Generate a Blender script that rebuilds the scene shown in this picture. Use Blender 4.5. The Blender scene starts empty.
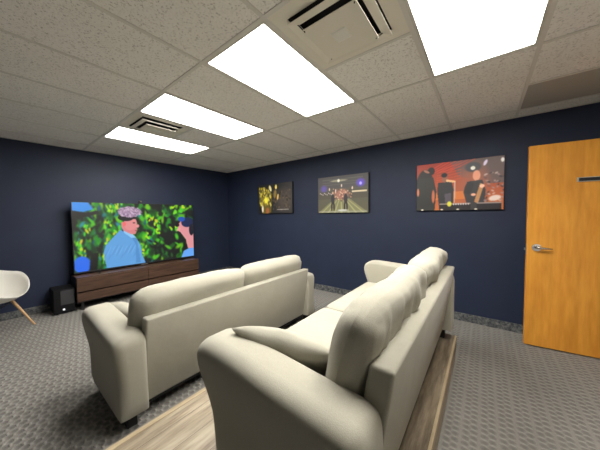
import bpy, bmesh, math, random
import numpy as np
from mathutils import Vector, Matrix, noise
C = bpy.context.scene.collection
R = math.radians
random.seed(5)

# ------------------------------------------------------------------ helpers
def link(name, me, mat=None, parent=None, loc=(0, 0, 0), rot=(0, 0, 0)):
    o = bpy.data.objects.new(name, me)
    C.objects.link(o)
    if mat is not None and me is not None:
        me.materials.append(mat)
    o.location = loc
    o.rotation_euler = rot
    if parent:
        o.parent = parent
    return o

def bm_obj(name, bm, mat=None, parent=None, smooth=False, loc=(0, 0, 0), rot=(0, 0, 0), autos=None):
    me = bpy.data.meshes.new(name)
    bmesh.ops.recalc_face_normals(bm, faces=bm.faces)
    bm.to_mesh(me)
    bm.free()
    if smooth:
        for p in me.polygons:
            p.use_smooth = True
        if autos:
            me.set_sharp_from_angle(angle=R(autos))
    return link(name, me, mat, parent, loc, rot)

def thing(name, label, cat, loc=(0, 0, 0), rotz=0, group=None):
    o = bpy.data.objects.new(name, None)
    C.objects.link(o)
    o.empty_display_size = .1
    o.location = loc
    o.rotation_euler = (0, 0, rotz)
    return tag(o, label, cat, group)

def tag(o, label, cat, group=None):
    o['label'] = label
    o['category'] = cat
    if group:
        o['group'] = group
    return o

def struct(o):
    o['kind'] = 'structure'
    return o

def box(bm, x0, x1, y0, y1, z0, z1):
    v = [bm.verts.new((x, y, z)) for x in (x0, x1) for y in (y0, y1) for z in (z0, z1)]
    for f in ((0, 1, 3, 2), (4, 6, 7, 5), (0, 4, 5, 1), (2, 3, 7, 6), (0, 2, 6, 4), (1, 5, 7, 3)):
        bm.faces.new([v[i] for i in f])
    return v

def boxes(*bs, bevel=0, seg=2):
    bm = bmesh.new()
    for b in bs:
        box(bm, *b)
    if bevel:
        bmesh.ops.bevel(bm, geom=list(bm.edges), offset=bevel, segments=seg, profile=.5, affect='EDGES', clamp_overlap=True)
    return bm

def tube(bm, pts, rad, seg=10, cap=True):
    pts = [Vector(p) for p in pts]
    rads = rad if isinstance(rad, (list, tuple)) else [rad] * len(pts)
    rings = []
    for i, p in enumerate(pts):
        d = (pts[min(i + 1, len(pts) - 1)] - pts[max(i - 1, 0)]).normalized()
        a = d.cross(Vector((0, 0, 1)) if abs(d.z) < .95 else Vector((1, 0, 0))).normalized()
        b = d.cross(a)
        rings.append([bm.verts.new(p + (a * math.cos(2 * math.pi * k / seg) + b * math.sin(2 * math.pi * k / seg)) * rads[i]) for k in range(seg)])
    for r0, r1 in zip(rings, rings[1:]):
        for k in range(seg):
            bm.faces.new((r0[k], r0[(k + 1) % seg], r1[(k + 1) % seg], r1[k]))
    if cap:
        bm.faces.new(rings[0])
        bm.faces.new(rings[-1])

def cyl(bm, c, axis, r, L, seg=24):
    a = Vector(axis).normalized() * L / 2
    tube(bm, [Vector(c) - a, Vector(c) + a], r, seg)

# ------------------------------------------------------------------ materials
def mat(name, col=(.8, .8, .8), rough=.6, metal=0, spec=.5):
    m = bpy.data.materials.new(name)
    m.use_nodes = True
    b = m.node_tree.nodes['Principled BSDF']
    b.inputs['Base Color'].default_value = (*col, 1)
    b.inputs['Roughness'].default_value = rough
    b.inputs['Metallic'].default_value = metal
    b.inputs['Specular IOR Level'].default_value = spec
    return m

class N:
    def __init__(s, m):
        s.t = m.node_tree
        s.b = s.t.nodes['Principled BSDF']
    def new(s, k, **kw):
        n = s.t.nodes.new(k)
        for a, v in kw.items():
            setattr(n, a, v)
        return n
    def l(s, a, b):
        s.t.links.new(a, b)
    def coord(s, scale=(1, 1, 1), rot=(0, 0, 0)):
        tc = s.new('ShaderNodeTexCoord')
        mp = s.new('ShaderNodeMapping')
        mp.inputs['Scale'].default_value = scale
        mp.inputs['Rotation'].default_value = rot
        s.l(tc.outputs['Object'], mp.inputs['Vector'])
        return mp.outputs[0]
    def noise(s, vec, scale, detail=3, rough=.5):
        n = s.new('ShaderNodeTexNoise')
        n.inputs['Scale'].default_value = scale
        n.inputs['Detail'].default_value = detail
        n.inputs['Roughness'].default_value = rough
        s.l(vec, n.inputs['Vector'])
        return n.outputs['Fac']
    def ramp(s, fac, stops):
        r = s.new('ShaderNodeValToRGB')
        e = r.color_ramp.elements
        while len(e) < len(stops):
            e.new(.5)
        for i, (p, c) in enumerate(stops):
            e[i].position = p
            e[i].color = (*c, 1) if len(c) == 3 else c
        s.l(fac, r.inputs[0])
        return r.outputs[0]
    def math(s, op, a, b=None, c=None, clamp=False):
        n = s.new('ShaderNodeMath', operation=op)
        n.use_clamp = clamp
        for i, v in enumerate((a, b, c)):
            if v is None:
                continue
            if isinstance(v, (int, float)):
                n.inputs[i].default_value = v
            else:
                s.l(v, n.inputs[i])
        return n.outputs[0]
    def mix(s, fac, a, b, mode='MIX'):
        n = s.new('ShaderNodeMix', data_type='RGBA', blend_type=mode)
        for i, v in ((0, fac), (6, a), (7, b)):
            if isinstance(v, (int, float)):
                n.inputs[i].default_value = v
            elif isinstance(v, tuple):
                n.inputs[i].default_value = (*v, 1)
            else:
                s.l(v, n.inputs[i])
        return n.outputs[2]
    def bump(s, h, strength, dist=.01, prev=None):
        n = s.new('ShaderNodeBump')
        n.inputs['Strength'].default_value = strength
        n.inputs['Distance'].default_value = dist
        s.l(h, n.inputs['Height'])
        if prev is not None:
            s.l(prev, n.inputs['Normal'])
        return n.outputs[0]

def m_wall():
    m = mat('navy_paint', (.012, .018, .042), .55, spec=.35)
    n = N(m)
    v = n.coord()
    f = n.noise(v, 3, 3)
    n.l(n.ramp(f, [(.3, (.0165, .0235, .051)), (.7, (.019, .028, .059))]), n.b.inputs['Base Color'])
    n.l(n.bump(n.noise(v, 220, 2), .12, .002), n.b.inputs['Normal'])
    return m

def m_tile():
    m = mat('acoustic_tile', (.6, .58, .54), .95, spec=.1)
    n = N(m)
    v = n.coord()
    warp = n.noise(v, 30, 2)
    pits = n.noise(n.coord((1, 1, 1), (0, 0, .4)), 92, 3, .62)
    big = n.noise(v, 1.2, 2)
    c = n.ramp(pits, [(.35, (.54, .51, .48)), (.43, (.88, .85, .81)), (.6, (.91, .885, .845))])
    c = n.mix(.5, c, n.ramp(big, [(.3, (.9, .9, .9)), (.7, (1, 1, 1))]), 'MULTIPLY')
    n.l(c, n.b.inputs['Base Color'])
    n.l(n.bump(pits, .5, .004, n.bump(warp, .2, .004)), n.b.inputs['Normal'])
    return m

def m_carpet():
    m = mat('carpet', (.2, .19, .16), .95, spec=.05)
    n = N(m)
    tc = n.new('ShaderNodeTexCoord')
    sp = n.new('ShaderNodeSeparateXYZ')
    wob = n.new('ShaderNodeTexNoise')
    wob.inputs['Scale'].default_value = 45
    n.l(tc.outputs['Object'], wob.inputs['Vector'])
    va = n.new('ShaderNodeVectorMath', operation='SCALE')
    n.l(wob.outputs['Color'], va.inputs[0])
    va.inputs['Scale'].default_value = .016
    vb = n.new('ShaderNodeVectorMath', operation='ADD')
    n.l(tc.outputs['Object'], vb.inputs[0])
    n.l(va.outputs[0], vb.inputs[1])
    n.l(vb.outputs[0], sp.inputs[0])
    X = n.math('MULTIPLY', sp.outputs[0], 1 / PX)
    Y = n.math('MULTIPLY', sp.outputs[1], 1 / PY)
    fx = n.math('FRACT', X)
    col = n.math('FLOOR', X)
    def dim(cx, off, sx, sy):
        yy = n.math('FRACT', n.math('ADD', n.math('ADD', Y, off), n.math('MULTIPLY', col, .37)))
        a = n.math('DIVIDE', n.math('SUBTRACT', fx, cx), sx)
        b = n.math('DIVIDE', n.math('SUBTRACT', yy, .5), sy)
        q = n.math('ADD', n.math('MULTIPLY', a, a), n.math('MULTIPLY', b, b))
        return n.math('SUBTRACT', 1, q, clamp=True)
    d = n.math('MAXIMUM', dim(.27, 0, .25, .42), dim(.70, .45, .25, .42))
    hi = n.math('MAXIMUM', dim(.27, .52, .2, .2), dim(.70, .97, .2, .2))
    fine = n.noise(tc.outputs['Object'], 260, 3)
    blot = n.noise(tc.outputs['Object'], 2.2, 3)
    base = n.ramp(fine, [(.3, (.215, .205, .188)), (.7, (.31, .298, .27))])
    c = n.mix(n.math('MULTIPLY', d, .60), base, (.115, .11, .10))
    c = n.mix(n.math('MULTIPLY', hi, .35), c, (.43, .415, .375))
    c = n.mix(.6, c, n.ramp(blot, [(.3, (.85, .85, .85)), (.7, (1.05, 1.05, 1.05))]), 'MULTIPLY')
    n.l(c, n.b.inputs['Base Color'])
    h = n.math('ADD', n.math('SUBTRACT', hi, n.math('MULTIPLY', d, 1.2)), n.math('MULTIPLY', fine, .5))
    n.l(n.bump(h, .8, .006), n.b.inputs['Normal'])
    return m

def m_base():
    m = mat('carpet_base', (.1, .1, .1), .9, spec=.1)
    n = N(m)
    v = n.coord()
    f = n.noise(v, 28, 4, .7)
    n.l(n.ramp(f, [(.35, (.035, .040, .046)), (.5, (.10, .105, .108)), (.68, (.20, .20, .19))]), n.b.inputs['Base Color'])
    n.l(n.bump(f, .4, .004), n.b.inputs['Normal'])
    return m

def m_fabric():
    m = mat('sofa_fabric', (.52, .49, .39), .9, spec=.15)
    n = N(m)
    v = n.coord()
    f = n.noise(v, 420, 2)
    g = n.noise(v, 5, 4)
    c = n.ramp(f, [(.3, (.355, .338, .272)), (.7, (.425, .408, .335))])
    c = n.mix(.5, c, n.ramp(g, [(.35, (.90, .895, .88)), (.7, (1, 1, 1))]), 'MULTIPLY')
    n.l(c, n.b.inputs['Base Color'])
    n.b.inputs['Sheen Weight'].default_value = .15
    n.l(n.bump(f, .25, .002, n.bump(g, .25, .02)), n.b.inputs['Normal'])
    return m

def m_planks(name, axis_long='Y', w=.15, light=(.47, .40, .29), dark=(.17, .125, .08)):
    m = mat(name, light, .45, spec=.4)
    n = N(m)
    tc = n.new('ShaderNodeTexCoord')
    sp = n.new('ShaderNodeSeparateXYZ')
    n.l(tc.outputs['Object'], sp.inputs[0])
    X = n.math('MULTIPLY', n.math('ADD', sp.outputs[0], .03), 1 / w)
    idx = n.math('FLOOR', X)
    fx = n.math('FRACT', X)
    cb = n.new('ShaderNodeCombineXYZ')
    n.l(n.math('MULTIPLY', sp.outputs[0], 22), cb.inputs[0])
    n.l(n.math('ADD', n.math('MULTIPLY', sp.outputs[1], 2.2), n.math('MULTIPLY', idx, 7.3)), cb.inputs[1])
    n.l(idx, cb.inputs[2])
    g = n.noise(cb.outputs[0], 1.0, 5, .65)
    cb2 = n.new('ShaderNodeCombineXYZ')
    n.l(n.math('MULTIPLY', sp.outputs[0], 6), cb2.inputs[0])
    n.l(n.math('ADD', n.math('MULTIPLY', sp.outputs[1], 1.3), n.math('MULTIPLY', idx, 3.1)), cb2.inputs[1])
    k = n.noise(cb2.outputs[0], 1.4, 3)
    c = n.ramp(g, [(.32, dark), (.46, tuple((a + b) / 2 for a, b in zip(light, dark))), (.62, light)])
    c = n.mix(.55, c, n.ramp(k, [(.38, (.42, .38, .33)), (.6, (1.05, 1.05, 1.05))]), 'MULTIPLY')
    c = n.mix(n.math('MULTIPLY', n.math('GREATER_THAN', idx, 6.5), .55), c, n.ramp(g, [(.4, (.07, .05, .032)), (.6, (.20, .155, .10))]))  # last planks: rustic brown with the rear sofa's shade mixed into the colour
    seam = n.math('LESS_THAN', fx, .02)
    c = n.mix(n.math('MULTIPLY', seam, .7), c, (.05, .04, .03))
    n.l(c, n.b.inputs['Base Color'])
    n.l(n.bump(g, .2, .003), n.b.inputs['Normal'])
    return m

def m_wood(name, c0, c1, scale, stretch, rough=.4, bump=.1):
    m = mat(name, c0, rough, spec=.4)
    n = N(m)
    v = n.coord(stretch)
    w = n.noise(v, scale, 5, .6)
    big = n.noise(n.coord(tuple(s * .35 for s in stretch)), scale, 2)
    mid = tuple((a + b) / 2 for a, b in zip(c0, c1))
    c = n.ramp(w, [(.3, c0), (.5, mid), (.72, c1)])
    c = n.mix(.45, c, n.ramp(big, [(.35, (.82, .80, .76)), (.65, (1.05, 1.05, 1.05))]), 'MULTIPLY')
    n.l(c, n.b.inputs['Base Color'])
    n.l(n.bump(w, bump, .002), n.b.inputs['Normal'])
    return m

def m_emit(name, col, s):
    m = mat(name, (.9, .9, .9), .4)
    b = m.node_tree.nodes['Principled BSDF']
    b.inputs['Emission Color'].default_value = (*col, 1)
    b.inputs['Emission Strength'].default_value = s
    return m

def m_attr(name, emit=None, rough=.4):
    m = mat(name, (.02, .02, .02), rough)
    n = N(m)
    a = n.new('ShaderNodeAttribute', attribute_name='Col')
    if emit:
        n.l(a.outputs['Color'], n.b.inputs['Emission Color'])
        n.b.inputs['Emission Strength'].default_value = emit
    else:
        n.l(a.outputs['Color'], n.b.inputs['Base Color'])
    return m

PX, PY = .092, .047
M = dict(
    wall=m_wall(), cream=mat('cream_bounce_paint', (.62, .60, .55), .7), tile=m_tile(), carpet=m_carpet(), base=m_base(), fabric=m_fabric(),
    bar=mat('tee_bar', (.70, .675, .63), .6), vent=mat('vent_enamel', (.78, .74, .64), .5),
    dark=mat('duct_dark', (.012, .012, .013), .9), grey=mat('grey_panel', (.40, .38, .35), .9),
    lightframe=mat('light_frame', (.62, .60, .55), .5),
    diffuser=m_emit('diffuser', (1.0, .965, .915), 25.0),
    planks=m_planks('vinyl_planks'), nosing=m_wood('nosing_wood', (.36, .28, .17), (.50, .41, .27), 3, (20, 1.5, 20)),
    riser=m_wood('riser_wood', (.26, .205, .13), (.36, .29, .19), 3, (20, 1.5, 20)),
    black=mat('black_plastic', (.012, .012, .013), .4), blackw=mat('black_leg', (.01, .01, .01), .5),
    matte=mat('matte_black', (.006, .006, .007), .7, spec=.2), lining=mat('dust_cover', (.008, .008, .008), .95),
    walnut=m_wood('walnut', (.045, .022, .014), (.115, .062, .040), 4, (14, 1.0, 10)),
    door=m_wood('birch_veneer', (.66, .26, .028), (.84, .39, .055), 3, (7, 7, .9), .38, .05),
    dooredge=mat('door_edge', (.35, .16, .03), .5),
    chrome=mat('chrome', (.65, .64, .62), .22, 1), alu=mat('aluminium', (.6, .6, .58), .35, 1),
    shell=mat('white_shell', (.80, .78, .72), .35), beech=m_wood('beech', (.55, .33, .16), (.70, .46, .25), 3, (8, 8, 1)),
    grille=mat('speaker_grille', (.035, .035, .038), .8), led=m_emit('led', (.9, .9, 1), .8),
    canvas_edge=mat('canvas_edge', (.006, .006, .007), .8), hall=mat('hall_paint', (.35, .33, .3), .8),
    frame=mat('door_frame_paint', (.05, .05, .055), .5),
    screen=m_attr('screen', 1.0, .25), print=m_attr('canvas_print', None, .45),
)

# ------------------------------------------------------------------ room
H = 2.426
X1, Y1 = 6.45, -5.5          # rear wall, left wall
T = .6096
GX, GY = 1.0469, -1.4725     # grid origin: first light column, light row near picture wall
def gx(k): return GX + k * T
def gy(k): return GY - k * T

struct(bm_obj('floor', boxes((-.1, X1 + 1.6, Y1 - .1, .1, -.1, 0)), M['carpet']))
struct(bm_obj('wall_back', boxes((-.1, 0, Y1 - .1, .1, 0, H + .3)), M['wall']))
struct(bm_obj('wall_right', boxes((0, X1 + .1, 0, .1, 0, H + .3)), M['wall']))
struct(bm_obj('wall_left', boxes((0, X1 + .1, Y1 - .1, Y1, 0, H + .3)), M['wall']))
DY0, DY1, DH = -1.09, -.16, 2.05
struct(bm_obj('wall_front', boxes((X1, X1 + .1, Y1, DY0, 0, H + .3), (X1, X1 + .1, DY1, 0, 0, H + .3), (X1, X1 + .1, DY0, DY1, DH, H + .3)), M['cream']))  # unseen rear wall, made cream to bounce fill light into the room
struct(bm_obj('wall_hall', boxes((X1 + 1.5, X1 + 1.6, -2.2, .1, 0, H), (X1 + .1, X1 + 1.5, -2.2, -2.1, 0, H), (X1 + .1, X1 + 1.5, .0, .1, 0, H), (X1 + .1, X1 + 1.6, -2.2, .1, H, H + .05)), M['hall']))
struct(bm_obj('trim_1', boxes((X1 - .015, X1 + .115, DY0 - .05, DY0, 0, DH + .05), (X1 - .015, X1 + .115, DY1, DY1 + .05, 0, DH + .05), (X1 - .015, X1 + .115, DY0, DY1, DH, DH + .05)), M['frame']))
struct(bm_obj('baseboard_back', boxes((0, .012, Y1 + .012, -.012, 0, .1), bevel=.003), M['base']))
struct(bm_obj('baseboard_right', boxes((0, X1, -.012, 0, 0, .1), bevel=.003), M['base']))
struct(bm_obj('baseboard_left', boxes((0, X1, Y1, Y1 + .012, 0, .1), bevel=.003), M['base']))
struct(bm_obj('baseboard_front', boxes((X1 - .012, X1, Y1 + .012, DY0 - .05, 0, .1), bevel=.003), M['base']))

# ceiling tiles with openings for the lights and vents
bm = bmesh.new()
bars = []
BW = .012
def tilecell(x0, x1, y0, y1):
    x0, x1 = max(x0, 0), min(x1, X1)
    y0, y1 = max(y0, Y1), min(y1, 0)
    if x1 - x0 < .01 or y1 - y0 < .01:
        return
    box(bm, x0 + .001, x1 - .001, y0 + .001, y1 - .001, H + .004, H + .02)
for k in range(-2, 9):
    for r in range(-2, 5):      # rows of two-tile length
        ya, yb = gy(2 * r + 2), gy(2 * r)
        if r == 0 and k in (0, 2, 4, 6):
            continue
        if r == 0 and k in (1, 5):
            tilecell(gx(k), gx(k + 1), gy(1), gy(0))
            bars.append((gx(k), gx(k + 1), gy(1) - BW, gy(1) + BW))
            continue
        if r == -1 and k == 7:
            tilecell(gx(k), gx(k + 1), gy(0), gy(-1))
            bars.append((gx(k), gx(k + 1), gy(-1) - BW, gy(-1) + BW))
            continue
        tilecell(gx(k), gx(k + 1), ya, yb)
struct(bm_obj('ceiling', bm, M['tile']))
bm = bmesh.new()
for k in range(-1, 9):
    if 0 < gx(k) < X1:
        box(bm, gx(k) - BW, gx(k) + BW, Y1, 0, H - .001, H + .004)
for r in range(-2, 9, 2):
    if Y1 < gy(r) < 0:
        box(bm, 0, X1, gy(r) - BW, gy(r) + BW, H - .0015, H + .0035)
for b in bars:
    box(bm, *b, H - .0015, H + .0035)
# wall angle
box(bm, 0, X1, -.02, 0, H - .001, H + .005)
box(bm, 0, .02, Y1, 0, H - .001, H + .005)
box(bm, 0, X1, Y1, Y1 + .02, H - .001, H + .005)
box(bm, X1 - .02, X1, Y1, 0, H - .001, H + .005)
struct(bm_obj('trim_2', bm, M['bar']))
struct(bm_obj('ceiling_deck', boxes((-.1, X1 + .1, Y1 - .1, .1, H + .3, H + .34)), M['dark']))

# ------------------------------------------------------------------ lights
names = ['bright flat ceiling light panel farthest from camera, nearest the television wall',
         'bright ceiling light panel just in front of the smaller far air vent',
         'bright ceiling light panel left of the large square air vent',
         'largest bright ceiling light panel right of the large square vent, cut by photo top']
for i, k in enumerate((0, 2, 4, 6)):
    x0, x1, y0, y1 = gx(k) + BW, gx(k + 1) - BW, gy(2) + BW, gy(0) - BW
    cx, cy = (x0 + x1) / 2, (y0 + y1) / 2
    t = thing('ceiling_light', names[i], 'ceiling light', (cx, cy, H), 0, 'flat panel lights in the ceiling')
    hx, hy, w = (x1 - x0) / 2, (y1 - y0) / 2, .018
    bm_obj('light_frame', boxes((-hx, hx, -hy, -hy + w, 0, .05), (-hx, hx, hy - w, hy, 0, .05), (-hx, -hx + w, -hy + w, hy - w, 0, .05), (hx - w, hx, -hy + w, hy - w, 0, .05), (-hx, hx, -hy, hy, .05, .055)), M['lightframe'], t)
    bm_obj('diffuser', boxes((-hx + w, hx - w, -hy + w, hy - w, .004, .010)), M['diffuser'], t)

def vent(label, k):
    cx, cy = (gx(k) + gx(k + 1)) / 2, (gy(1) + gy(2)) / 2
    t = thing('ceiling_vent', label, 'air vent', (cx, cy, H), 0, 'square air diffusers in the ceiling')
    def ring(ho, zo, hi, zi, th, bm):
        # square frustum ring between half sizes ho (at height zo) and hi (at zi)
        q = []
        for h, z in ((ho, zo), (hi, zi), (hi, zi + th), (ho, zo + th)):
            q.append([bm.verts.new((sx * h, sy * h, z)) for sx, sy in ((-1, -1), (1, -1), (1, 1), (-1, 1))])
        for a in range(4):
            for c in range(4):
                bm.faces.new((q[a][c], q[a][(c + 1) % 4], q[(a + 1) % 4][(c + 1) % 4], q[(a + 1) % 4][c]))
    e = T / 2 - BW
    b = bmesh.new()
    ring(e, .001, .215, .001, .004, b)
    bm_obj('vent_frame', b, M['vent'], t)
    b = bmesh.new()
    ring(.216, -.028, .168, -.022, .003, b)
    bm_obj('louvre', b, M['vent'], t)
    b = bmesh.new()
    box(b, -.158, .158, -.158, .158, -.052, -.048)
    cp = bm_obj('centre_plate', b, M['vent'], t)
    b = bmesh.new()
    ring(.045, -.0525, .038, -.056, .002, b)
    box(b, -.038, .038, -.038, .038, -.056, -.054)
    bm_obj('screw_cover', b, M['shell'], cp)
    b = bmesh.new()
    box(b, -e, e, -e, e, .14, .145)
    for s in (-1, 1):
        box(b, s * e - .002, s * e + .002, -e, e, .006, .14)
        box(b, -e, e, s * e - .002, s * e + .002, .006, .14)
    bm_obj('duct_box', b, M['dark'], t)
    for sx, sy in ((1, 1), (-1, 1), (1, -1), (-1, -1)):
        b = bmesh.new()
        tube(b, [(sx * .145, sy * .145, -.056), (sx * .17, sy * .17, -.024)], .003, 6)
        tube(b, [(sx * .17, sy * .17, -.024), (sx * .2, sy * .2, .0), (sx * .2, sy * .2, .14)], .003, 6)
        bm_obj('hanger_rod', b, M['dark'], t)
    return t
vent('large square stepped air vent at top centre between two ceiling lights', 5)
vent('smaller-looking far square air vent between the two most distant ceiling lights', 1)
k = 7
pn = bm_obj('ceiling_grey_panel', boxes((gx(7) + BW, X1 - .0, gy(-1) + BW, gy(-2) - BW, H + .001, H + .012)), M['grey'])  # one ceiling cell filled in plain darker grey
tag(pn, 'plain darker grey square panel in the ceiling above the wooden door', 'ceiling panel')

# ------------------------------------------------------------------ painting of flat pictures
class Img:
    def __init__(s, w, h, bg, k=0):
        s.w, s.h = w, h
        s.a = np.ones((h, w, 3)) * np.array(bg)
        yy, xx = np.mgrid[0:h, 0:w]
        s.x = (xx + .5) / w
        s.x = (1 + k) * s.x / (1 + k * s.x)
        s.y = (yy + .5) / h
        s.asp = w / h
    def put(s, mask, col):
        m = np.clip(mask, 0, 1)[..., None]
        s.a = s.a * (1 - m) + np.array(col) * m
    def ell(s, cx, cy, rx, ry, col, ang=0, soft=.25, al=1):
        dx, dy = (s.x - cx) * s.asp, s.y - cy
        c, n = math.cos(ang), math.sin(ang)
        u, v = (dx * c + dy * n) / (rx * s.asp), (-dx * n + dy * c) / ry
        d = u * u + v * v
        s.put((1 - d) / soft * al if al == 1 else np.clip((1 - d) / soft, 0, 1) * al, col)
    def poly(s, pts, col, al=1):
        m = np.zeros_like(s.x, dtype=bool)
        j = len(pts) - 1
        for i in range(len(pts)):
            xi, yi = pts[i]
            xj, yj = pts[j]
            if yi != yj:
                m ^= ((yi > s.y) != (yj > s.y)) & (s.x < (xj - xi) * (s.y - yi) / (yj - yi) + xi)
            j = i
        s.put(m.astype(float) * al, col)
    def grad(s, c0, c1, axis='y'):
        t = (s.y if axis == 'y' else s.x)[..., None]
        s.a = np.array(c0) * (1 - t) + np.array(c1) * t
    def noise(s, amt, seed, cell=1):
        r = np.random.RandomState(seed)
        g = r.rand(s.h // cell + 2, s.w // cell + 2)
        g = np.kron(g, np.ones((cell, cell)))[:s.h, :s.w]
        s.a = s.a * (1 + (g[..., None] - .5) * amt)
    def blur(s, n=1):
        for _ in range(n):
            p = np.pad(s.a, ((1, 1), (1, 1), (0, 0)), 'edge')
            s.a = (p[:-2, 1:-1] + p[2:, 1:-1] + p[1:-1, :-2] + p[1:-1, 2:] + 2 * p[1:-1, 1:-1]) / 6

def srgb(c):
    c = np.clip(np.asarray(c, float), 0, None)
    return np.where(c <= .04045, c / 12.92, ((c + .055) / 1.055) ** 2.4)

def picture_mesh(name, img, w, h, horiz, gain=1.0):
    """grid w x h metres in a vertical plane; horiz is the direction of picture-right"""
    nx, ny = img.w, img.h
    hx = Vector(horiz)
    vs = []
    for j in range(ny):
        for i in range(nx):
            p = hx * ((i / (nx - 1) - .5) * w)
            vs.append((p.x, p.y, (.5 - j / (ny - 1)) * h))
    fs = [(j * nx + i, (j + 1) * nx + i, (j + 1) * nx + i + 1, j * nx + i + 1) for j in range(ny - 1) for i in range(nx - 1)]
    me = bpy.data.meshes.new(name)
    me.from_pydata(vs, [], fs)
    at = me.color_attributes.new('Col', 'FLOAT_COLOR', 'POINT')
    lin = srgb(img.a.reshape(-1, 3)) * gain
    buf = np.ones((nx * ny, 4))
    buf[:, :3] = lin
    at.data.foreach_set('color', buf.ravel())
    return me

def tv_picture():
    r = random.Random(3)
    m = Img(320, 186, (.01, .03, .02), .5)
    greens = [(.10, .55, .08), (.05, .35, .06), (.30, .75, .10), (.02, .20, .05), (.35, .72, .08), (.05, .45, .15), (.45, .75, .05), (.02, .30, .02)]
    teal = [(.05, .45, .50), (.05, .30, .45), (.15, .55, .60), (.05, .40, .30)]
    for i in range(1100):
        x, y = r.random(), r.random()
        dens = 1.0
        if .68 < x < .9: dens = .33 if y > .2 else .6
        if x > .76 and .35 < y < .95: dens = .35
        if x < .12 and .1 < y < .3: dens = .3
        if r.random() > dens: continue
        c = r.choice(greens if r.random() > (.35 if x < .45 else .06) else teal)
        if r.random() < .30: c = (0, .05, .03)
        m.ell(x, y, r.uniform(.010, .030), r.uniform(.04, .11), c, r.uniform(-.9, .9), .9)
    for cx, cy in ((.05, .62), (.12, .4), (.33, .1), (.40, .07), (.66, .25), (.70, .5), (.62, .55), (.84, .1), (.92, .08), (.72, .35), (.3, .35), (.38, .42), (.3, .62), (.28, .85), (.6, .78), (.08, .72), (.85, .45)):
        for _ in range(7):
            m.ell(cx + r.uniform(-.03, .03), cy + r.uniform(-.06, .06), r.uniform(.007, .014), r.uniform(.025, .05), r.choice([(.45, .85, .10), (.70, .88, .08), (.25, .80, .12), (.85, .80, .15)]), r.uniform(-.6, .6), .6)
    m.poly([(0, 0), (.15, 0), (.19, .10), (.10, .14), (0, .12)], (.20, .55, .90))
    m.poly([(0, .12), (.12, .15), (.22, .12), (.24, .16), (.05, .24), (0, .2)], (.02, .04, .05))
    m.ell(.07, .90, .085, .13, (.15, .42, .92), .3, .2)
    m.poly([(.15, .76), (.22, .74), (.20, 1), (.13, 1)], (0, .02, .03))
    m.blur(3)
    # blue-suited man
    sh = (.36, .62, .86)
    m.poly([(.41, .42), (.50, .52), (.55, .60), (.575, .70), (.585, .86), (.61, 1), (.285, 1), (.265, .86), (.262, .74), (.28, .65), (.33, .56)], sh)
    for a in range(8):
        x0 = .29 + a * .035
        m.ell(x0, .76 + .04 * math.sin(a * 2), .008, .12, (.29, .53, .78), .55, .8, .45)
        m.ell(x0 + .016, .74, .006, .10, (.50, .74, .95), .45, .8, .45)
    m.poly([(.49, .50), (.545, .58), (.57, .98), (.53, .98), (.535, .68)], (.30, .55, .80))
    m.poly([(.43, .40), (.47, .42), (.54, .56), (.50, .56), (.44, .47)], (.55, .78, .95))
    m.poly([(.42, .30), (.50, .28), (.545, .34), (.55, .42), (.535, .50), (.50, .50), (.44, .44), (.42, .38)], (.85, .50, .52))
    m.ell(.495, .32, .058, .12, (.88, .55, .55), 0, .2)
    m.ell(.555, .37, .014, .03, (.90, .58, .58), .3, .3)
    m.ell(.525, .315, .012, .012, (.25, .12, .14), 0, .6)
    m.ell(.54, .445, .012, .010, (.70, .25, .30), 0, .6)
    m.ell(.445, .33, .016, .04, (.92, .42, .42), 0, .3)
    m.ell(.455, .235, .066, .050, (.04, .03, .08), .1, .2)
    m.ell(.52, .235, .035, .020, (.10, .06, .12), .1, .3)
    m.ell(.490, .135, .10, .085, (.62, .51, .62), .05, .3)
    for _ in range(200):
        a, q = r.uniform(0, 6.28), r.random() ** .5
        m.ell(.492 + .098 * q * math.cos(a), .135 + .085 * q * math.sin(a), .009, .014, r.choice([(.62, .50, .62), (.74, .62, .72), (.52, .42, .54), (.80, .70, .80)]), r.random() * 3, .6)
    # second person at the right edge
    m.poly([(.92, .88), (1, .80), (1, 1), (.90, 1)], (.40, .65, .95))
    m.poly([(.905, .30), (.96, .30), (1, .40), (1, .84), (.955, .84), (.94, .66), (.90, .52), (.875, .48), (.88, .38)], (.88, .58, .60))
    m.ell(.955, .33, .05, .10, (.05, .12, .30), .2, .2)
    m.ell(.91, .27, .03, .05, (.10, .30, .70), .5, .3)
    m.ell(.985, .48, .02, .12, (.03, .05, .12), 0, .3)
    m.ell(.875, .38, .018, .035, (.02, .02, .04), .2, .3)
    m.ell(.885, .46, .014, .04, (.92, .62, .62), .6, .3)
    m.blur(1)
    return m

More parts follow.
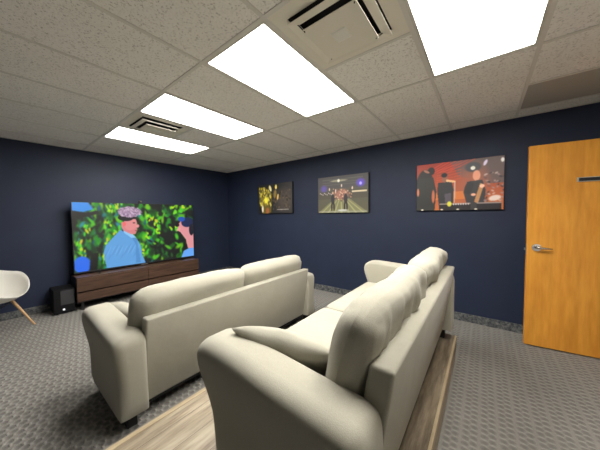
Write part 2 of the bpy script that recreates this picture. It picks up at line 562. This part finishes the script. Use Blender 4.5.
def music_dancer():
    r = random.Random(8)
    m = Img(170, 108, (.13, .12, .12))
    m.grad((.10, .10, .11), (.17, .16, .16), 'x')
    m.ell(.78, .55, .3, .45, (.26, .23, .21), 0, 1)
    for _ in range(60):
        m.ell(r.uniform(.45, .95), r.uniform(.25, .9), .03, .04, r.choice([(.10, .09, .09), (.30, .26, .20), (.20, .17, .16), (.36, .30, .20)]), r.random() * 3, .8, .7)
    m.poly([(.02, .12), (.20, .08), (.32, .20), (.44, .35), (.40, .95), (.30, 1), (.14, 1), (.05, .75)], (.34, .30, .12))
    for _ in range(110):
        a = r.random()
        m.ell(.04 + .36 * a, r.uniform(.12, .75), .022, .06, r.choice([(.78, .72, .22), (.52, .48, .18), (.25, .22, .10), (.86, .82, .45), (.45, .40, .14)]), r.uniform(-.6, .6), .8, .85)
    m.ell(.25, .55, .08, .14, (.88, .84, .25), 0, .8)
    m.ell(.38, .15, .04, .13, (.80, .78, .58), -.4, .5)
    m.ell(.55, .12, .035, .09, (.85, .78, .40), 0, .5)
    m.ell(.52, .35, .05, .18, (.50, .42, .22), .2, .6)
    m.ell(.60, .45, .03, .12, (.80, .68, .35), .2, .6)
    m.ell(.14, .84, .03, .14, (.82, .80, .76), 0, .5)
    m.ell(.29, .90, .06, .12, (.55, .32, .20), 0, .6)
    m.ell(.06, .86, .04, .12, (.05, .04, .04), 0, .6)
    for i in range(9):
        m.ell(.60 + i * .035, .87, .012, .018, (.72, .70, .68), 0, .5)
    m.blur(1)
    return m

def stage_wide():
    r = random.Random(4)
    m = Img(180, 118, (.3, .3, .3))
    m.grad((.32, .31, .29), (.34, .33, .25))
    m.poly([(0, 0), (1, 0), (1, .35), (0, .32)], (.30, .29, .29))
    for y in (.08, .16, .22):
        m.poly([(.1, y), (.9, y), (.9, y + .02), (.1, y + .02)], (.40, .39, .36), .6)
    m.ell(.44, .13, .20, .03, (.60, .58, .48), 0, .6)
    m.ell(.44, .13, .03, .05, (.98, .97, .90), 0, .6)
    m.ell(.86, .23, .10, .13, (.36, .28, .75), 0, .8)
    m.ell(.86, .25, .03, .05, (.70, .66, .98), 0, .8)
    m.ell(.13, .33, .09, .13, (.36, .30, .66), 0, 1)
    m.poly([(.0, .42), (1, .38), (1, .62), (0, .62)], (.30, .28, .24), .7)
    for i in range(10):
        m.ell(.05 + i * .03, .45 + .02 * (i % 3), .012, .02, (.75, .70, .72), 0, .6)
    m.poly([(.70, .42), (.97, .42), (.97, .47), (.70, .47)], (.86, .80, .66), .9)
    m.poly([(0, 1), (.35, .62), (.65, .62), (1, 1)], (.50, .50, .36), .8)
    for i in range(7):
        m.poly([(.06 + i * .14, 1), (.38 + i * .035, .62), (.395 + i * .035, .62), (.10 + i * .14, 1)], (.66, .66, .42), .7)
    m.ell(.50, .50, .17, .17, (.62, .42, .36), 0, .7)
    for _ in range(60):
        m.ell(r.uniform(.30, .72), r.uniform(.35, .68), .015, .03, r.choice([(.75, .55, .45), (.45, .30, .28), (.85, .72, .60), (.30, .22, .22)]), r.random() * 3, .8, .8)
    for x in (.32, .58):
        m.ell(x, .46, .022, .05, (.75, .60, .50), 0, .5)
        m.ell(x, .62, .042, .15, (.20, .18, .20), 0, .4)
        m.ell(x - .02, .82, .018, .14, (.16, .14, .15), .05, .4)
        m.ell(x + .025, .82, .018, .14, (.16, .14, .15), -.05, .4)
    for x, y in ((.25, .35), (.38, .40), (.50, .27), (.71, .35)):
        m.ell(x, y, .015, .05, (.85, .76, .70), 0, .6)
    m.poly([(.02, .95), (.98, .95), (.98, .98), (.02, .98)], (.62, .62, .60), .6)
    m.ell(.52, .93, .12, .03, (.75, .75, .74), 0, .6)
    m.blur(1)
    return m

def horn_players():
    r = random.Random(6)
    m = Img(180, 118, (.5, .25, .15))
    m.grad((.60, .20, .14), (.72, .40, .20))
    m.poly([(.42, 0), (1, 0), (1, .5), (.80, .5), (.52, .30)], (.38, .31, .30))
    m.ell(.68, .5, .22, .5, (.62, .34, .24), 0, 1)
    for i in range(6):
        m.poly([(.10 + i * .06, .20), (.34 + i * .07, .0), (.37 + i * .07, .0), (.13 + i * .06, .20)], (.82, .26, .18), .7)
        m.poly([(.26, .16 + i * .05), (.55, .05 + i * .06), (.55, .07 + i * .06), (.26, .18 + i * .05)], (.78, .30, .18), .6)
    m.ell(.68, .16, .10, .11, (.26, .26, .28), 0, .5)
    m.ell(.68, .18, .03, .045, (.97, .96, .90), 0, .6)
    m.ell(.81, .10, .02, .07, (.85, .80, .90), .4, .6)
    m.ell(.98, .08, .02, .05, (.98, .96, .94), 0, .6)
    m.poly([(.20, .62), (.70, .62), (.70, .78), (.20, .78)], (.80, .46, .20), .8)
    # left, large back-turned figure
    m.ell(.11, .55, .13, .45, (.16, .15, .15), 0, .15)
    m.poly([(.04, .30), (.22, .30), (.26, .60), (.24, 1), (.0, 1), (.0, .45)], (.17, .17, .16))
    m.ell(.19, .16, .05, .09, (.14, .12, .13), 0, .3)
    m.ell(.13, .16, .05, .03, (.62, .40, .32), .5, .5)
    m.ell(.02, .60, .018, .10, (.75, .45, .32), 0, .5)
    m.ell(.22, .70, .022, .16, (.72, .40, .28), 0, .5)
    # middle figure with a raised horn
    m.poly([(.28, .42), (.44, .40), (.47, .58), (.46, 1), (.30, 1), (.27, .60)], (.17, .17, .18))
    m.ell(.36, .34, .035, .09, (.55, .36, .28), 0, .3)
    m.ell(.355, .27, .04, .05, (.13, .11, .12), 0, .3)
    m.poly([(.38, .36), (.49, .40), (.49, .44), (.38, .41)], (.88, .70, .50))
    m.poly([(.475, .42), (.49, .42), (.485, .85), (.475, .85)], (.75, .66, .60), .8)
    m.poly([(.36, .66), (.44, .64), (.44, 1), (.38, 1)], (.30, .28, .32))
    # right figure with a saxophone
    m.ell(.72, .33, .045, .11, (.85, .58, .46), 0, .3)
    m.poly([(.62, .44), (.78, .42), (.82, .62), (.80, 1), (.64, 1), (.58, .64)], (.20, .19, .20))
    m.ell(.64, .56, .05, .14, (.17, .16, .17), .3, .3)
    m.poly([(.76, .48), (.80, .52), (.74, .88), (.70, .84)], (.70, .50, .32))
    m.ell(.78, .54, .03, .04, (.92, .72, .60), 0, .4)
    m.ell(.69, .70, .03, .03, (.88, .66, .54), 0, .4)
    for _ in range(55):
        m.ell(r.uniform(.80, 1), r.uniform(.25, .95), .013, .035, r.choice([(.20, .17, .18), (.60, .50, .48), (.42, .30, .28), (.75, .66, .62)]), r.random() * 3, .8, .8)
    m.ell(.91, .78, .07, .06, (.85, .78, .74), -.2, .5)
    for x0, x1 in ((.30, .52), (.52, .66), (.73, .98)):
        m.poly([(x0, .86), (x1, .86), (x1, 1), (x0, 1)], (.12, .11, .12))
        m.poly([(x0, .86), (x1, .86), (x1, .88), (x0, .88)], (.55, .50, .48))
    m.ell(.42, .87, .03, .06, (.82, .80, .25), 0, .4)
    for i in range(7):
        m.ell(.47 + i * .028, .88, .009, .018, (.82, .80, .80), 0, .5)
    for x in (.08, .33, .52, .72):
        m.ell(x, .985, .02, .018, (.92, .88, .80), 0, .5)
    m.blur(1)
    return m

pics = [(1.145, 2.105, 1.405, 2.020, music_dancer(), 'small-looking dark canvas print with yellow figure, nearest the television', 1.6),
        (2.70, 3.63, 1.397, 2.018, stage_wide(), 'middle canvas print of a concert stage with purple lights', 1.15),
        (4.312, 5.228, 1.408, 2.026, horn_players(), 'orange canvas print of musicians with horns, nearest the wooden door', 1.25)]
for x0, x1, z0, z1, im, lab, gain in pics:
    t = thing('wall_picture', lab, 'picture', ((x0 + x1) / 2, -.003, (z0 + z1) / 2), 0, 'canvas prints on the navy wall')
    w, h = x1 - x0, z1 - z0
    cv = bm_obj('canvas', boxes((-w / 2, w / 2, -.036, 0, -h / 2, h / 2), bevel=.003), M['canvas_edge'], t)
    link('print', picture_mesh('print', im, w - .006, h - .006, (1, 0, 0), gain), M['print'], cv, (0, -.0375, 0))

# ------------------------------------------------------------------ television and console
TVX = .20
tv = thing('television', 'large flat television showing a man in a blue suit', 'television', (TVX, -1.955, .495))
tw, th = 1.875, 1.09
bm_obj('tv_body', boxes((-.03, -.002, -tw / 2, tw / 2, .018, .018 + th), (-.055, -.03, -tw / 2 + .25, tw / 2 - .25, .10, .65), bevel=.003), M['black'], tv)
fw_ = .010
bm_obj('bezel', boxes((-.002, .004, -tw / 2, tw / 2, .018, .040), (-.002, .004, -tw / 2, tw / 2, .018 + th - fw_, .018 + th), (-.002, .004, -tw / 2, -tw / 2 + fw_, .040, .018 + th - fw_), (-.002, .004, tw / 2 - fw_, tw / 2, .040, .018 + th - fw_)), M['black'], tv)
sw, shh = tw - 2 * fw_, th - .022 - fw_
link('screen', picture_mesh('screen', tv_picture(), sw, shh, (0, 1, 0), 1.0), M['screen'], tv, (.001, 0, .040 + shh / 2))
for s in (-1, 1):
    b = bmesh.new()
    tube(b, [(-.02, s * .62, .035), (.09, s * .66, .006)], .007, 8)
    tube(b, [(-.02, s * .62, .035), (-.11, s * .66, .006)], .007, 8)
    box(b, -.12, .10, s * .66 - .012, s * .66 + .012, 0.0, .008)
    bm_obj('tv_foot', b, M['black'], tv)
bm_obj('sensor_bump', boxes((-.004, .012, -.05, .05, .010, .022), bevel=.003), M['alu'], tv)
wc = thing('webcam', 'small black webcam clipped on top edge of the television', 'webcam', (TVX - .012, -1.985, .496 + .018 + th))
b = boxes((-.02, .03, -.045, .045, .003, .022), bevel=.004)
box(b, -.022, -.016, -.02, .02, -.05, .004)
bm_obj('clip', boxes((-.028, .02, -.02, .02, .001, .006), (-.028, -.022, -.02, .02, -.05, .003)), M['black'], wc)
b.free()
cb = bm_obj('camera_body', boxes((-.02, .03, -.03, .03, .006, .05), bevel=.01), M['black'], wc)
b = bmesh.new(); cyl(b, (.033, 0, .028), (1, 0, 0), .012, .008)
bm_obj('lens', b, M['chrome'], cb)

cn = thing('media_console', 'low walnut brown media console under the television', 'console', (.02, -1.975, 0))
CW = 1.86
bm_obj('carcass', boxes((0, .385, -CW / 2, -CW / 2 + .02, .12, .472), (0, .385, CW / 2 - .02, CW / 2, .12, .472), (0, .385, -CW / 2 + .02, CW / 2 - .02, .12, .14), (0, .01, -CW / 2 + .02, CW / 2 - .02, .14, .472)), M['black'], cn)
bm_obj('console_top', boxes((0, .40, -CW / 2, CW / 2, .472, .492), bevel=.002), M['walnut'], cn)
for i in range(2):
    y0 = -CW / 2 + .002 + i * CW / 2
    bm_obj('drawer', boxes((.385, .403, y0, y0 + CW / 2 - .004, .282, .471), bevel=.001), M['walnut'], cn)
for i in range(2):
    y0 = -CW / 2 + .002 + i * CW / 2
    bm_obj('lower_drawer', boxes((.385, .403, y0, y0 + CW / 2 - .004, .135, .262), bevel=.001), M['walnut'], cn)
for sx in (.03, .34):
    for sy in (-CW / 2 + .06, CW / 2 - .06):
        bm_obj('leg', boxes((sx, sx + .03, sy - .015, sy + .015, 0, .12)), M['black'], cn)

sb = thing('subwoofer', 'black subwoofer box on the carpet left of the console', 'speaker', (.20, -3.03, 0))
bm_obj('cabinet', boxes((-.17, .16, -.11, .11, .015, .35), bevel=.008), M['matte'], sb)
bm_obj('grille', boxes((.16, .168, -.04, .098, .13, .33), bevel=.003), M['grille'], sb)
for sx in (-.12, .12):
    for sy in (-.07, .07):
        b = bmesh.new(); cyl(b, (sx, sy, .0075), (0, 0, 1), .014, .015, 12)
        bm_obj('foot', b, M['black'], sb)
b = bmesh.new(); cyl(b, (.163, -.01, .065), (1, 0, 0), .012, .008, 16)
bm_obj('status_light', b, M['led'], sb)

# ------------------------------------------------------------------ riser platform
PX0, PX1, PY0, PY1, PH = 3.565, 4.866, -3.33, -.955, .2
pf = thing('riser_platform', 'low wooden riser platform with plank top under the rear sofa', 'platform', (PX0, PY0, 0))
W_, L_ = PX1 - PX0, PY1 - PY0
bm_obj('riser_frame', boxes((.008, W_ - .008, .008, L_ - .008, 0, PH - .012)), M['riser'], pf)
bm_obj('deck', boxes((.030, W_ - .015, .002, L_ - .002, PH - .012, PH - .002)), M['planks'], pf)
for s in (0, 1):
    nw = .031 if s == 0 else .016
    x0 = 0 if s == 0 else W_ - nw
    b = boxes((x0, x0 + nw, 0, L_, PH - .008, PH + .002), bevel=.002)
    xe = 0 if s == 0 else W_ - .008
    box(b, xe, xe + .008, 0, L_, PH - .035, PH - .008)
    bm_obj('nosing', b, M['nosing'], pf)

# ------------------------------------------------------------------ sofas
def offset_poly(pts, d):
    n = len(pts)
    out = []
    for i in range(n):
        p0, p1, p2 = Vector(pts[i - 1]), Vector(pts[i]), Vector(pts[(i + 1) % n])
        a, c = (p1 - p0).normalized(), (p2 - p1).normalized()
        na, nc = Vector((a.y, -a.x)), Vector((c.y, -c.x))
        q = (na + nc)
        if q.length < 1e-6:
            q = na
        q.normalize()
        k = d / max(.5, q.dot(na))
        out.append(p1 + q * k)
    return out

def smooth_closed(pts, fixed, it=2):
    pts = [Vector(p) for p in pts]
    for _ in range(it):
        out = []
        n = len(pts)
        for i in range(n):
            a, c = pts[i], pts[(i + 1) % n]
            out += [a * .75 + c * .25, a * .25 + c * .75]
        pts = out
    return pts

def arm_mesh(outer):
    # outer: -1 when the outside of the sofa is on the low-y side
    prof = [(-.715, .10), (-.735, .20), (-.76, .30), (-.79, .40), (-.82, .48), (-.842, .545), (-.842, .595), (-.815, .635), (-.765, .655), (-.69, .658), (-.55, .650), (-.40, .638), (-.22, .628), (-.08, .622), (-.03, .612), (-.008, .585), (0, .54), (0, .35), (0, .12), (-.01, .10), (-.35, .10)]
    prof = smooth_closed(prof, None, 1)
    # orient so that offset is inward
    W = .155
    ro, ri = .055, .028
    sl = []
    for k in range(7):
        a = k / 6 * math.pi / 2
        sl.append((ro * (1 - math.sin(a)) * .85, ro * (1 - math.cos(a))) if False else (ro * (1 - math.cos(math.pi / 2 - a)), ro * (1 - math.sin(math.pi / 2 - a))))
    # sl: (y distance from the outer face, inset)
    ys = []
    for k in range(7):
        a = k / 6 * math.pi / 2
        ys.append((ro * (1 - math.cos(a)), ro * (1 - math.sin(a))))
    for k in range(6, -1, -1):
        a = k / 6 * math.pi / 2
        ys.append((W - ri * (1 - math.cos(a)), ri * (1 - math.sin(a))))
    area = sum(prof[i].x * prof[(i + 1) % len(prof)].y - prof[(i + 1) % len(prof)].x * prof[i].y for i in range(len(prof)))
    sgn = -1 if area > 0 else 1
    bm = bmesh.new()
    rings = []
    for y, ins in ys:
        q = offset_poly(prof, sgn * ins)
        ring = []
        for i, p in enumerate(q):
            # keep bottoms square: only inset the upper part fully
            z = p.y
            kz = max(0, min(1, (prof[i].y - .10) / .25))
            px = prof[i].x + (p.x - prof[i].x) * (.25 + .75 * kz)
            pz = prof[i].y + (p.y - prof[i].y) * kz
            t = max(0, min(1, (pz - .30) / .28))
            t = t * t * (3 - 2 * t)
            yy = y
            yy -= .028 * t * (1 - y / W)
            nz = noise.noise(Vector((px * 5, y * 4, pz * 5 + outer))) * .004
            ring.append(bm.verts.new((px, (yy if outer < 0 else -yy) , pz + nz * kz)))
        rings.append(ring)
    n = len(prof)
    for r0, r1 in zip(rings, rings[1:]):
        for i in range(n):
            bm.faces.new((r0[i], r0[(i + 1) % n], r1[(i + 1) % n], r1[i]))
    for base, y in ((rings[0], 0), (rings[-1], W)):
        prev = base
        cen = Vector((-.42, 0, .36))
        for k in range(1, 7):
            ring = []
            for v in base:
                f = k / 7
                px, pz = v.co.x + (cen.x - v.co.x) * f, v.co.z + (cen.z - v.co.z) * f
                t = max(0, min(1, (pz - .30) / .28))
                t = t * t * (3 - 2 * t)
                yy = y - .028 * t * (1 - y / W)
                ring.append(bm.verts.new((px, yy if outer < 0 else -yy, pz)))
            for i in range(n):
                bm.faces.new((prev[i], prev[(i + 1) % n], ring[(i + 1) % n], ring[i]))
            prev = ring
        bm.faces.new(prev)
    return bm

def pillow_bm(w, h, t, n=3.2, seed=0, cuts=14, wr=.006, sag=0.0, crown=0.0, edge=2.4):
    """soft cushion: local x thickness t, y width w, z height h, centred"""
    bm = bmesh.new()
    bmesh.ops.create_cube(bm, size=2)
    bmesh.ops.subdivide_edges(bm, edges=bm.edges, cuts=cuts, use_grid_fill=True)
    for v in bm.verts:
        x, y, z = v.co
        # outline in the y-z plane is a rounded square, thickness falls to the seams
        r = (abs(y) ** 7 + abs(z) ** 7) ** (1 / 7) if (y or z) else 0
        m = max(abs(y), abs(z), 1e-9)
        if r > 0:
            k = m / r
            k = 1 + (k - 1) * m ** 3
            y2, z2 = y * k, z * k
        else:
            y2, z2 = y, z
        fall = (max(0, 1 - abs(y) ** (edge * 2.2)) * max(0, 1 - abs(z) ** (edge * 1.6))) ** .32
        x2 = x * (.16 + .84 * fall)
        if abs(x) < .999:
            y2 *= 1 + .0 * x
        co = Vector((x2 * t / 2, y2 * w / 2, z2 * h / 2))
        nz = noise.noise(Vector((co.x * 3, co.y * 5 + seed * 9.1, co.z * 7))) + .5 * noise.noise(Vector((co.x * 6, co.y * 16 + seed, co.z * 9)))
        nz += .32 * noise.noise(Vector((co.z * 5, co.y * 26 + seed, co.x * 5))) * (1 if edge < 3.3 or cuts > 20 else 0)
        co.x += nz * wr * x * 2 * fall
        co.z += noise.noise(Vector((co.y * 5 + seed, co.x * 4, 3.3))) * wr * 1.5
        co.z += crown * (1 - y * y) * z
        v.co = co
    return bm

def rbox_bm(x0, x1, y0, y1, z0, z1, r=.035, n=6, crown=0, seed=0):
    bm = bmesh.new()
    bmesh.ops.create_cube(bm, size=2)
    bmesh.ops.subdivide_edges(bm, edges=bm.edges, cuts=11, use_grid_fill=True)
    hx, hy, hz = (x1 - x0) / 2, (y1 - y0) / 2, (z1 - z0) / 2
    for v in bm.verts:
        s = Vector([math.copysign(abs(c) ** .6, c) if abs(c) < 1 else c for c in v.co])
        p = Vector((s.x * hx, s.y * hy, s.z * hz))
        inner = Vector((max(-hx + r, min(hx - r, p.x)), max(-hy + r, min(hy - r, p.y)), max(-hz + r, min(hz - r, p.z))))
        d = p - inner
        if d.length > 1e-7:
            p = inner + d.normalized() * r
        if v.co.z > 0:
            p.z += crown * (1 - s.x ** 2) * (1 - s.y ** 2)
        p.z += noise.noise(Vector((p.x * 6, p.y * 6 + seed, 0))) * .003 if v.co.z > .5 else 0
        v.co = p + Vector(((x0 + x1) / 2, (y0 + y1) / 2, (z0 + z1) / 2))
    return bm

LEN = 2.10
def make_sofa(label, loc):
    t = thing('sofa', label, 'sofa', loc, 0, 'cream fabric sofas facing the television')
    na = bm_obj('arm', arm_mesh(-1), M['fabric'], t, True, loc=(-.018 if loc[2] > .1 else 0, 0, 0), autos=60)
    if loc[2] > .1:
        na.scale = (.945, 1, .962)
    bm_obj('arm', arm_mesh(1), M['fabric'], t, True, loc=(0, LEN, 0), autos=60)
    # back panel, slightly leaning
    b = boxes((-.085, -.004, .150, LEN - .150, .105, .700), bevel=.014, seg=3)
    for v in b.verts:
        if v.co.x < -.04:
            v.co.x -= .02 * max(0, (.7 - v.co.z))
        v.co.x -= .075 * max(0, (.62 - v.co.z)) / .52
        v.co.x += .012 * max(0, (v.co.z - .5)) / .2
    bm_obj('backrest', b, M['fabric'], t, True, autos=35)
    bm_obj('seat_base', boxes((-.745, -.10, .155, LEN - .155, .105, .300), bevel=.012, seg=3), M['fabric'], t, True, autos=35)
    bm_obj('dust_cover', boxes((-.70, -.085, .03, LEN - .03, .088, .105)), M['lining'], t)
    for i in range(2):
        y0 = .172 + i * .88
        bm_obj('seat_cushion', rbox_bm(-.80, -.16, y0, y0 + .876, .300, .445, .04, crown=.02, seed=i), M['fabric'], t, True)
    for i in range(2):
        y0 = .170 + i * .885
        o = bm_obj('back_cushion', back_cushion(i, 0 if loc[2] < .1 else 1), M['fabric'], t, True)
        lean = .27
        o.location = (-.182 if loc[2] < .1 else -.155, y0 + .4375 - (.02 if i == 0 else 0), .655 if loc[2] < .1 else .658)
        o.rotation_euler = (0, lean - .02 * i, (.0, .0)[i])
    for sx in (-.66, -.095):
        for sy in (.075, LEN - .075):
            b = boxes((sx - .028, sx + .028, sy - .028, sy + .028, 0, .09), bevel=.004)
            bm_obj('leg', b, M['blackw'], t)
    return t

def back_cushion(i, kind):
    if kind == 0:
        return pillow_bm(.96 if i == 0 else .94, .45, .21, seed=i + 1, wr=.007, crown=.0, edge=3.6)
    return pillow_bm(.90, .425, .165, seed=i + 5, wr=.012, crown=.006, edge=3.4, cuts=44)

make_sofa('front cream sofa on the carpet, closest to the television', (3.33, -3.19, 0))
make_sofa('rear cream sofa raised on the wooden platform, nearest the camera', (4.845, -3.075, PH))

def throw_pillow(label, loc, rot, seed):
    o = bm_obj('throw_pillow', throw_bm(seed), M['fabric'], None, True, loc, rot)
    return tag(o, label, 'pillow', 'throw pillows on the sofas')
def throw_bm(seed):
    w, t, hh = .48, .155, .36
    bm = bmesh.new()
    n = 26
    top, bot = {}, {}
    for i in range(n + 1):
        for j in range(n + 1):
            u, v = i / n * 2 - 1, j / n * 2 - 1
            k = 1 - .07 * (1 - abs(v) ** 2) * abs(u) ** 2, 1 - .07 * (1 - abs(u) ** 2) * abs(v) ** 2
            x, y = u * k[0] * w / 2, v * k[1] * hh / 2
            f = (max(0, 1 - u ** 2) * max(0, 1 - v ** 2)) ** .45
            nz = noise.noise(Vector((x * 9 + seed, y * 9, 0))) * .010 * min(1, f * 3)
            edge = i in (0, n) or j in (0, n)
            a = bm.verts.new((x, y, t / 2 * f + nz))
            top[i, j] = a
            bot[i, j] = a if edge else bm.verts.new((x, y, -t / 2 * f + nz))
    for d in (top, bot):
        for i in range(n):
            for j in range(n):
                bm.faces.new((d[i, j], d[i + 1, j], d[i + 1, j + 1], d[i, j + 1]))
    return bm
throw_pillow('cream throw pillow leaning on the near arm of the rear sofa', (4.362, -2.80, .738), (R(-41), R(1), R(13)), 1)
throw_pillow('cream throw pillow leaning inside the left arm of the front sofa', (2.80, -2.90, .545), (R(-34), R(1), R(4)), 7)

# ------------------------------------------------------------------ door
ang = math.atan2(.055, .45)
dd = struct(bpy.data.objects.new('door_1', None))
C.objects.link(dd)
dd.location = (5.402, -.300, 0)
dd.rotation_euler = (0, 0, ang)
DW, DT = .91, .044
bm_obj('door_leaf', boxes((0, DW, 0, DT, .012, 2.032), bevel=.0015), M['door'], dd)
b = bmesh.new()
cyl(b, (.070, -.008, 1.018), (0, 1, 0), .036, .016, 28)
cyl(b, (.070, -.028, 1.018), (0, 1, 0), .012, .04, 16)
hd = bm_obj('handle_rose', b, M['chrome'], dd, True, autos=40)
b = bmesh.new()
tube(b, [(.066, -.045, 1.018), (.085, -.049, 1.018), (.115, -.050, 1.016), (.150, -.047, 1.013), (.175, -.040, 1.010)], [.013, .012, .0095, .008, .007], 12)
bm_obj('handle_lever', b, M['chrome'], hd, True)
b = bmesh.new()
box(b, -.002, .001, .008, .034, .94, 1.05)
box(b, -.014, -.002, .014, .030, .985, 1.008)
bm_obj('latch', b, M['alu'], dd)
b = bmesh.new()
cyl(b, (.070, DT + .008, 1.018), (0, 1, 0), .033, .016, 28)
tube(b, [(.070, DT + .01, 1.018), (.070, DT + .045, 1.018), (.115, DT + .05, 1.016), (.175, DT + .04, 1.010)], [.012, .013, .010, .007], 12)
bm_obj('rear_handle', b, M['chrome'], dd, True, autos=40)
sg = bm_obj('sign_holder', boxes((.335, .60, -.010, -.0005, 1.650, 1.656), (.335, .60, -.010, -.0005, 1.686, 1.692), (.335, .345, -.010, -.0005, 1.656, 1.686), (.59, .60, -.010, -.0005, 1.656, 1.686)), M['alu'], dd)
bm_obj('sign_insert', boxes((.345, .59, -.006, -.0005, 1.656, 1.686)), M['black'], sg)
for z in (.25, 1.02, 1.8):
    b = bmesh.new(); cyl(b, (DW + .006, DT + .004, z), (0, 0, 1), .007, .1, 12)
    bm_obj('hinge', b, M['alu'], dd, True, autos=40)

# ------------------------------------------------------------------ shell armchair
ch = thing('shell_armchair', 'white moulded shell chair with wooden legs at left edge', 'chair', (.50, -3.67, 0), R(-45))
def shell_bm():
    bm = bmesh.new()
    nphi, ns = 56, 16
    def pt(phi, s, off=0):
        # phi=0 faces the chair front (+y); s 0 centre .. 1 rim
        f = math.cos(phi)                      # 1 front, -1 back
        side = abs(math.sin(phi))
        back = max(0, -f)
        frontness = max(0, f)
        rim = .445 + .235 * (1 - frontness ** 1.5) * (1 if f > 0 else 1) + .11 * back ** 2
        rx = .325
        ry = .30 if f > 0 else .31
        bowl = s ** 3.2
        rad = s ** .75
        wob = 1 + .0 * side
        x = math.sin(phi) * rx * rad * wob
        y = math.cos(phi) * ry * rad
        z = .372 + (rim - .372) * bowl + .012 * s * frontness
        if f > .6 and s > .8:
            z -= .012 * (s - .8) / .2 * (f - .6) / .4
        return Vector((x, y, z))
    inner, outer = [], []
    th = .007
    for lay, d in ((inner, 0), (outer, 1)):
        for i in range(ns + 1):
            s = max(i / ns, .001)
            ring = []
            for k in range(nphi):
                phi = 2 * math.pi * k / nphi
                p = pt(phi, s)
                if d:
                    e = 1e-3
                    a = pt(phi + e, s) - pt(phi - e, s)
                    c = pt(phi, min(1, s + e)) - pt(phi, max(1e-4, s - e))
                    nn = a.cross(c)
                    if nn.length > 0:
                        nn.normalize()
                        if nn.z > 0: nn = -nn
                        p = p + nn * th
                ring.append(bm.verts.new(p))
            lay.append(ring)
    for lay in (inner, outer):
        for r0, r1 in zip(lay, lay[1:]):
            for k in range(nphi):
                bm.faces.new((r0[k], r0[(k + 1) % nphi], r1[(k + 1) % nphi], r1[k]))
        bm.faces.new(lay[0])
    for k in range(nphi):
        bm.faces.new((inner[-1][k], inner[-1][(k + 1) % nphi], outer[-1][(k + 1) % nphi], outer[-1][k]))
    return bm
bm_obj('shell', shell_bm(), M['shell'], ch, True)
for sx in (-1, 1):
    for sy in (-1, 1):
        b = bmesh.new()
        tube(b, [(sx * .12, sy * .10, .377), (sx * .235, sy * .245, .0)], [.017, .010], 12)
        bm_obj('leg', b, M['beech'], ch, True, autos=50)
b = bmesh.new()
for sx in (-1, 1):
    tube(b, [(sx * .135, -.12, .33), (sx * .135, .12, .33)], .004, 8)
    tube(b, [(sx * .19, -.188, .15), (sx * .125, .11, .36)], .003, 8)
for sy in (-1, 1):
    tube(b, [(-.135, sy * .12, .33), (.135, sy * .12, .33)], .004, 8)
box(b, -.13, .13, -.12, -.10, .365, .371)
box(b, -.13, .13, .10, .12, .365, .371)
bm_obj('brace', b, M['black'], ch)

# ------------------------------------------------------------------ world, camera
w = bpy.data.worlds.new('World')
bpy.context.scene.world = w
w.use_nodes = True
w.node_tree.nodes['Background'].inputs[0].default_value = (0, 0, 0, 1)
w.node_tree.nodes['Background'].inputs[1].default_value = 0

cam = bpy.data.cameras.new('camera')
co = bpy.data.objects.new('camera', cam)
C.objects.link(co)
cam.sensor_fit = 'HORIZONTAL'
cam.sensor_width = 36
cam.lens = 238.72 / 600 * 36
cam.clip_start = .02
fwd = Vector((-0.61011188, 0.79122338, -0.04158191))
rt = Vector((0.79212576, 0.61027315, -0.01017159))
up = Vector((-0.01733, 0.03914, 0.99908))
mtx = Matrix((rt, up, -fwd)).transposed().to_4x4()
mtx.translation = Vector((5.0515, -3.6288, 1.3668))
co.matrix_world = mtx
sc = bpy.context.scene
sc.camera = co
sc.view_settings.view_transform = 'Standard'
sc.view_settings.look = 'None'
sc.view_settings.exposure = 0
sc.view_settings.gamma = 1
sc.view_settings.use_curve_mapping = False
